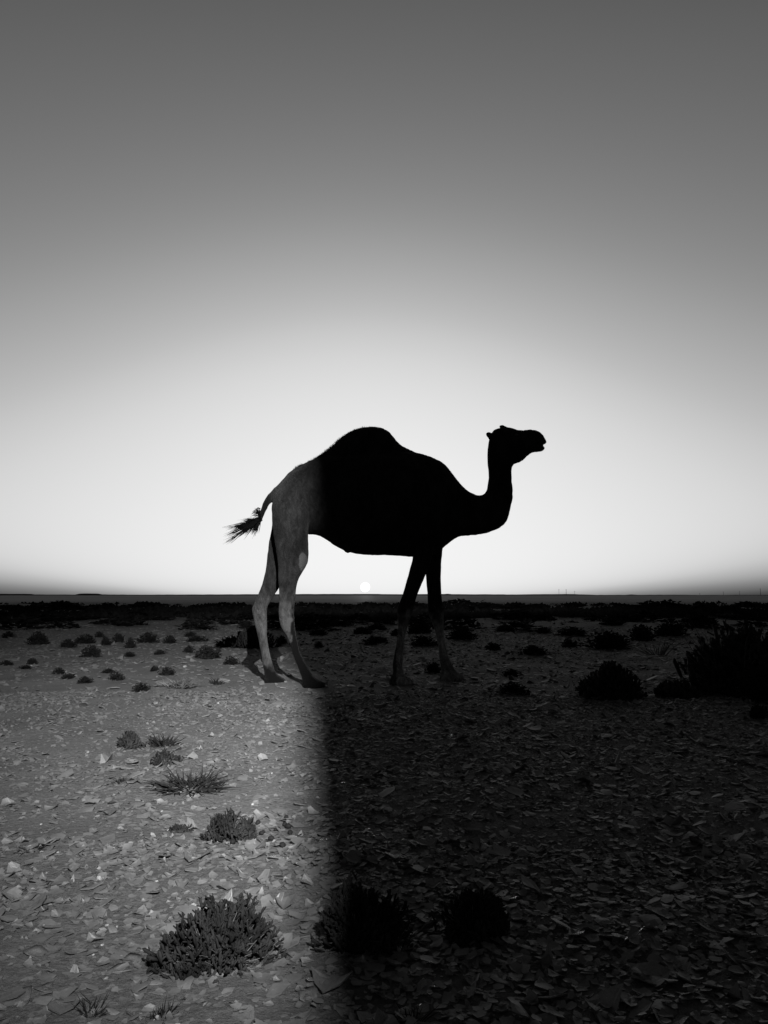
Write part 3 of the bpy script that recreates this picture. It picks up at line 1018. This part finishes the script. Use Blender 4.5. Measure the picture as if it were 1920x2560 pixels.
# the far belt of scrub reads as one mass
b = MB()
for i in range(1350):
    d = 1 / rf.uniform(1 / 64, 1 / 24)
    xx = rf.uniform(-.9, .9) * d
    z = float(ground_h(xx, d))
    w = rf.uniform(.3, 1.0); h = w * rf.uniform(.12, .28)
    for k in range(16):
        a, t = rf.uniform(0, 6.28), rf.random() ** .5
        p = Vector((xx + math.cos(a) * w * t * .8, d + math.sin(a) * w * t * .6, z + h * (1 - t * t) * rf.random()))
        s = w * .30
        b.tri(p + Vector((-s * rf.random(), rf.uniform(-s, s) * .5, -s * .2)), p + Vector((s * rf.random(), rf.uniform(-s, s) * .5, -s * .2)),
              p + Vector((rf.uniform(-s, s) * .5, rf.uniform(-s, s) * .3, s * .55)))
sb = link('scrub', b.mesh('scrub'), M_leaf_far)
tag(sb, 'dense belt of low dark scrub across the flat below the skyline', 'scrub', kind='stuff')

# ------------------------------------------------------------------ dung pellets, white pebbles
pel = [(716, 2038), (712, 2055), (720, 2061), (696, 2067), (725, 2079), (679, 2098), (659, 2075), (618, 2101), (632, 2100), (642, 2105), (647, 2111), (582, 2113),
       (665, 2103), (645, 2054), (706, 2121), (690, 2069), (654, 2080), (626, 2104)]
bl = ball(10, 7)
for p in bl.v:
    p *= 1 + .12 * math.sin(p.x * 4 + p.z * 3) + .06 * math.sin(p.y * 9)
pel_me = bl.mesh('dung_pellet', True)
for i, (px, py) in enumerate(pel):
    g = on_ground(px, py)
    o = link('dung_pellet', pel_me, M_dung)
    s = (4.6 + 1.2 * (i % 3)) / F * g.y
    o.scale = (s * 1.25, s, s * .9)
    o.location = (g.x, g.y, float(ground_h(g.x, g.y)) + s * .8)
    o.rotation_euler = (.3 * (i % 4), .2 * (i % 3), i * 1.3)
    tag(o, 'black round dung pellet on the lamplit ground by the medium round shrub', 'pellet', 'dung pellets scattered by the shrub')
bl = ball(7, 5)
for p in bl.v:
    p *= 1 + .22 * math.sin(p.x * 5 + p.z * 4) + .15 * math.sin(p.y * 6 + 1)
peb_me = bl.mesh('pebble')
for i, (px, py) in enumerate([(144, 2133), (103, 2060), (86, 2175), (392, 2210), (109, 2316), (293, 2310), (267, 2308), (234, 2383), (274, 2312), (256, 2360), (220, 1882),
                              (76, 2398), (462, 1673), (78, 1667), (545, 1760), (632, 2010), (680, 1930), (500, 1985), (405, 2030)]):
    g = on_ground(px, py)
    o = link('pebble', peb_me, M_quartz)
    s = rf.uniform(2.2, 3.8) / F * g.y
    o.scale = (s * 1.3, s, s * .8)
    o.rotation_euler = (0, 0, i * 1.1)
    o.location = (g.x, g.y, float(ground_h(g.x, g.y)) + s * .9)
    tag(o, 'tiny white pebble glinting on the lamplit ground', 'pebble', 'white pebbles on the lamplit ground')

# ------------------------------------------------------------------ power poles on the skyline
for i, (px, top) in enumerate([(1395, 1473), (1413, 1473), (1434, 1477), (1745, 1483), (1804, 1479), (1844, 1478), (1896, 1471)]):
    D = 1500.0
    x = (px - 960) / F * D
    H = (HORIZON - top) / F * D + CAM_H
    b = MB()
    b.tube([(0, 0, -1), (0, 0, H)], [.42 if i in (1, 6) else .28, .25 if i in (1, 6) else .18], 6)
    root = link('power_pole', b.mesh('power_pole'), M_pole)
    root.location = (x, D, 0)
    tag(root, 'tiny power pole standing on the distant skyline', 'pole', 'power poles on the skyline')
    c = MB().box((-1.3, -.12, H * .88), (1.3, .12, H * .88 + .22)).mesh('crossarm')
    link('crossarm', c, M_pole, root)

# ------------------------------------------------------------------ work lamp behind the viewpoint: an added, unseen flap shapes its beam
lamp = tag(empty('work_lamp', (LAMP.x, LAMP.y, 0)), 'black work lamp on a tall tripod, an added unseen flap shaping its beam', 'lamp')
aim = (LAMP_AIM - LAMP).normalized()
right = aim.cross(Vector((0, 0, 1))).normalized()
upv = right.cross(aim)


def lpart(name, mbd, mat=M_metal):
    o = link(name, mbd.mesh(name), mat, lamp)
    return o


top = Vector((0, 0, LAMP.z))
back = top - aim * .16
b = MB(); b.tube([(back.x, back.y, .7), (back.x, back.y, LAMP.z - .12)], [.018, .014], 8); lpart('pole', b)
for k in range(3):
    a = k * 2.094 + .3
    b = MB(); b.tube([(back.x, back.y, 1.15), (back.x + .55 * math.cos(a), back.y + .55 * math.sin(a), -.01)], [.013, .011], 6); lpart('leg', b)
b = MB()
# open-fronted housing
hs = .11
for (a0, a1, b0, b1) in ((-hs, hs, hs, hs + .01), (-hs, hs, -hs - .01, -hs), (-hs - .01, -hs, -hs, hs), (hs, hs + .01, -hs, hs)):
    n0 = len(b.v)
    for d in (-.20, -.02):
        for (p, q) in ((a0, b0), (a1, b0), (a1, b1), (a0, b1)):
            b.v.append(top + aim * d + right * p + upv * q)
    for q in ((3, 2, 1, 0), (4, 5, 6, 7), (0, 1, 5, 4), (1, 2, 6, 5), (2, 3, 7, 6), (3, 0, 4, 7)):
        b.f.append(tuple(n0 + k for k in q))
n0 = len(b.v)
for (p, q) in ((-hs, -hs), (hs, -hs), (hs, hs), (-hs, hs)):
    b.v.append(top + aim * -.2 + right * p + upv * q)
b.f.append((n0, n0 + 1, n0 + 2, n0 + 3))
lpart('housing', b)
# added flap, edge cut to lay shade over ground and up the camel's flank
FD = .60
edge_targets = [Vector((.12, -2.6, 0)), Vector((.05, -1.2, 0)), Vector((-.03, .2, 0)), on_ground(735, 2900), on_ground(737, 2560), on_ground(740, 2300), on_ground(746, 2000), on_ground(756, 1800), at(766, 1700, 6.25),
                at(772, 1560, 6.25), at(776, 1400, 6.2), at(766, 1250, 6.2), at(756, 1100, 6.2), at(750, 900, 6.2)]
ed = []
for t in edge_targets:
    d = (t - LAMP)
    d = d * (FD / d.dot(aim))
    ed.append(LAMP + d - Vector((LAMP.x, LAMP.y, 0)))
b = MB()
nE = len(ed)
for th in (0, .004):
    for e in ed:
        b.v.append(e + aim * th)
    for e in ed:
        r_ = right * .75
        b.v.append(e + r_ + aim * th)
for i in range(nE - 1):
    b.f.append((i, i + 1, nE + i + 1, nE + i))
    b.f.append((2 * nE + i + 1, 2 * nE + i, 3 * nE + i, 3 * nE + i + 1))
    b.f.append((i + 1, i, 2 * nE + i, 2 * nE + i + 1))
lpart('flap', b)
b = MB()
b.tube([top + right * .12 - aim * .05, top + right * .30 + aim * FD], [.006, .006], 6)
lpart('flap_arm', b)
ld = bpy.data.lights.new('work_lamp_beam', 'SPOT')
ld.energy = LAMP_W
ld.spot_size = math.radians(2 * LAMP_HALF)
ld.spot_blend = 1.0
ld.shadow_soft_size = .010
lo = bpy.data.objects.new('work_lamp_beam', ld)
COL.objects.link(lo)
lo.parent = lamp
lo.location = (0, 0, LAMP.z)
lo.rotation_euler = aim.to_track_quat('-Z', 'Y').to_euler()
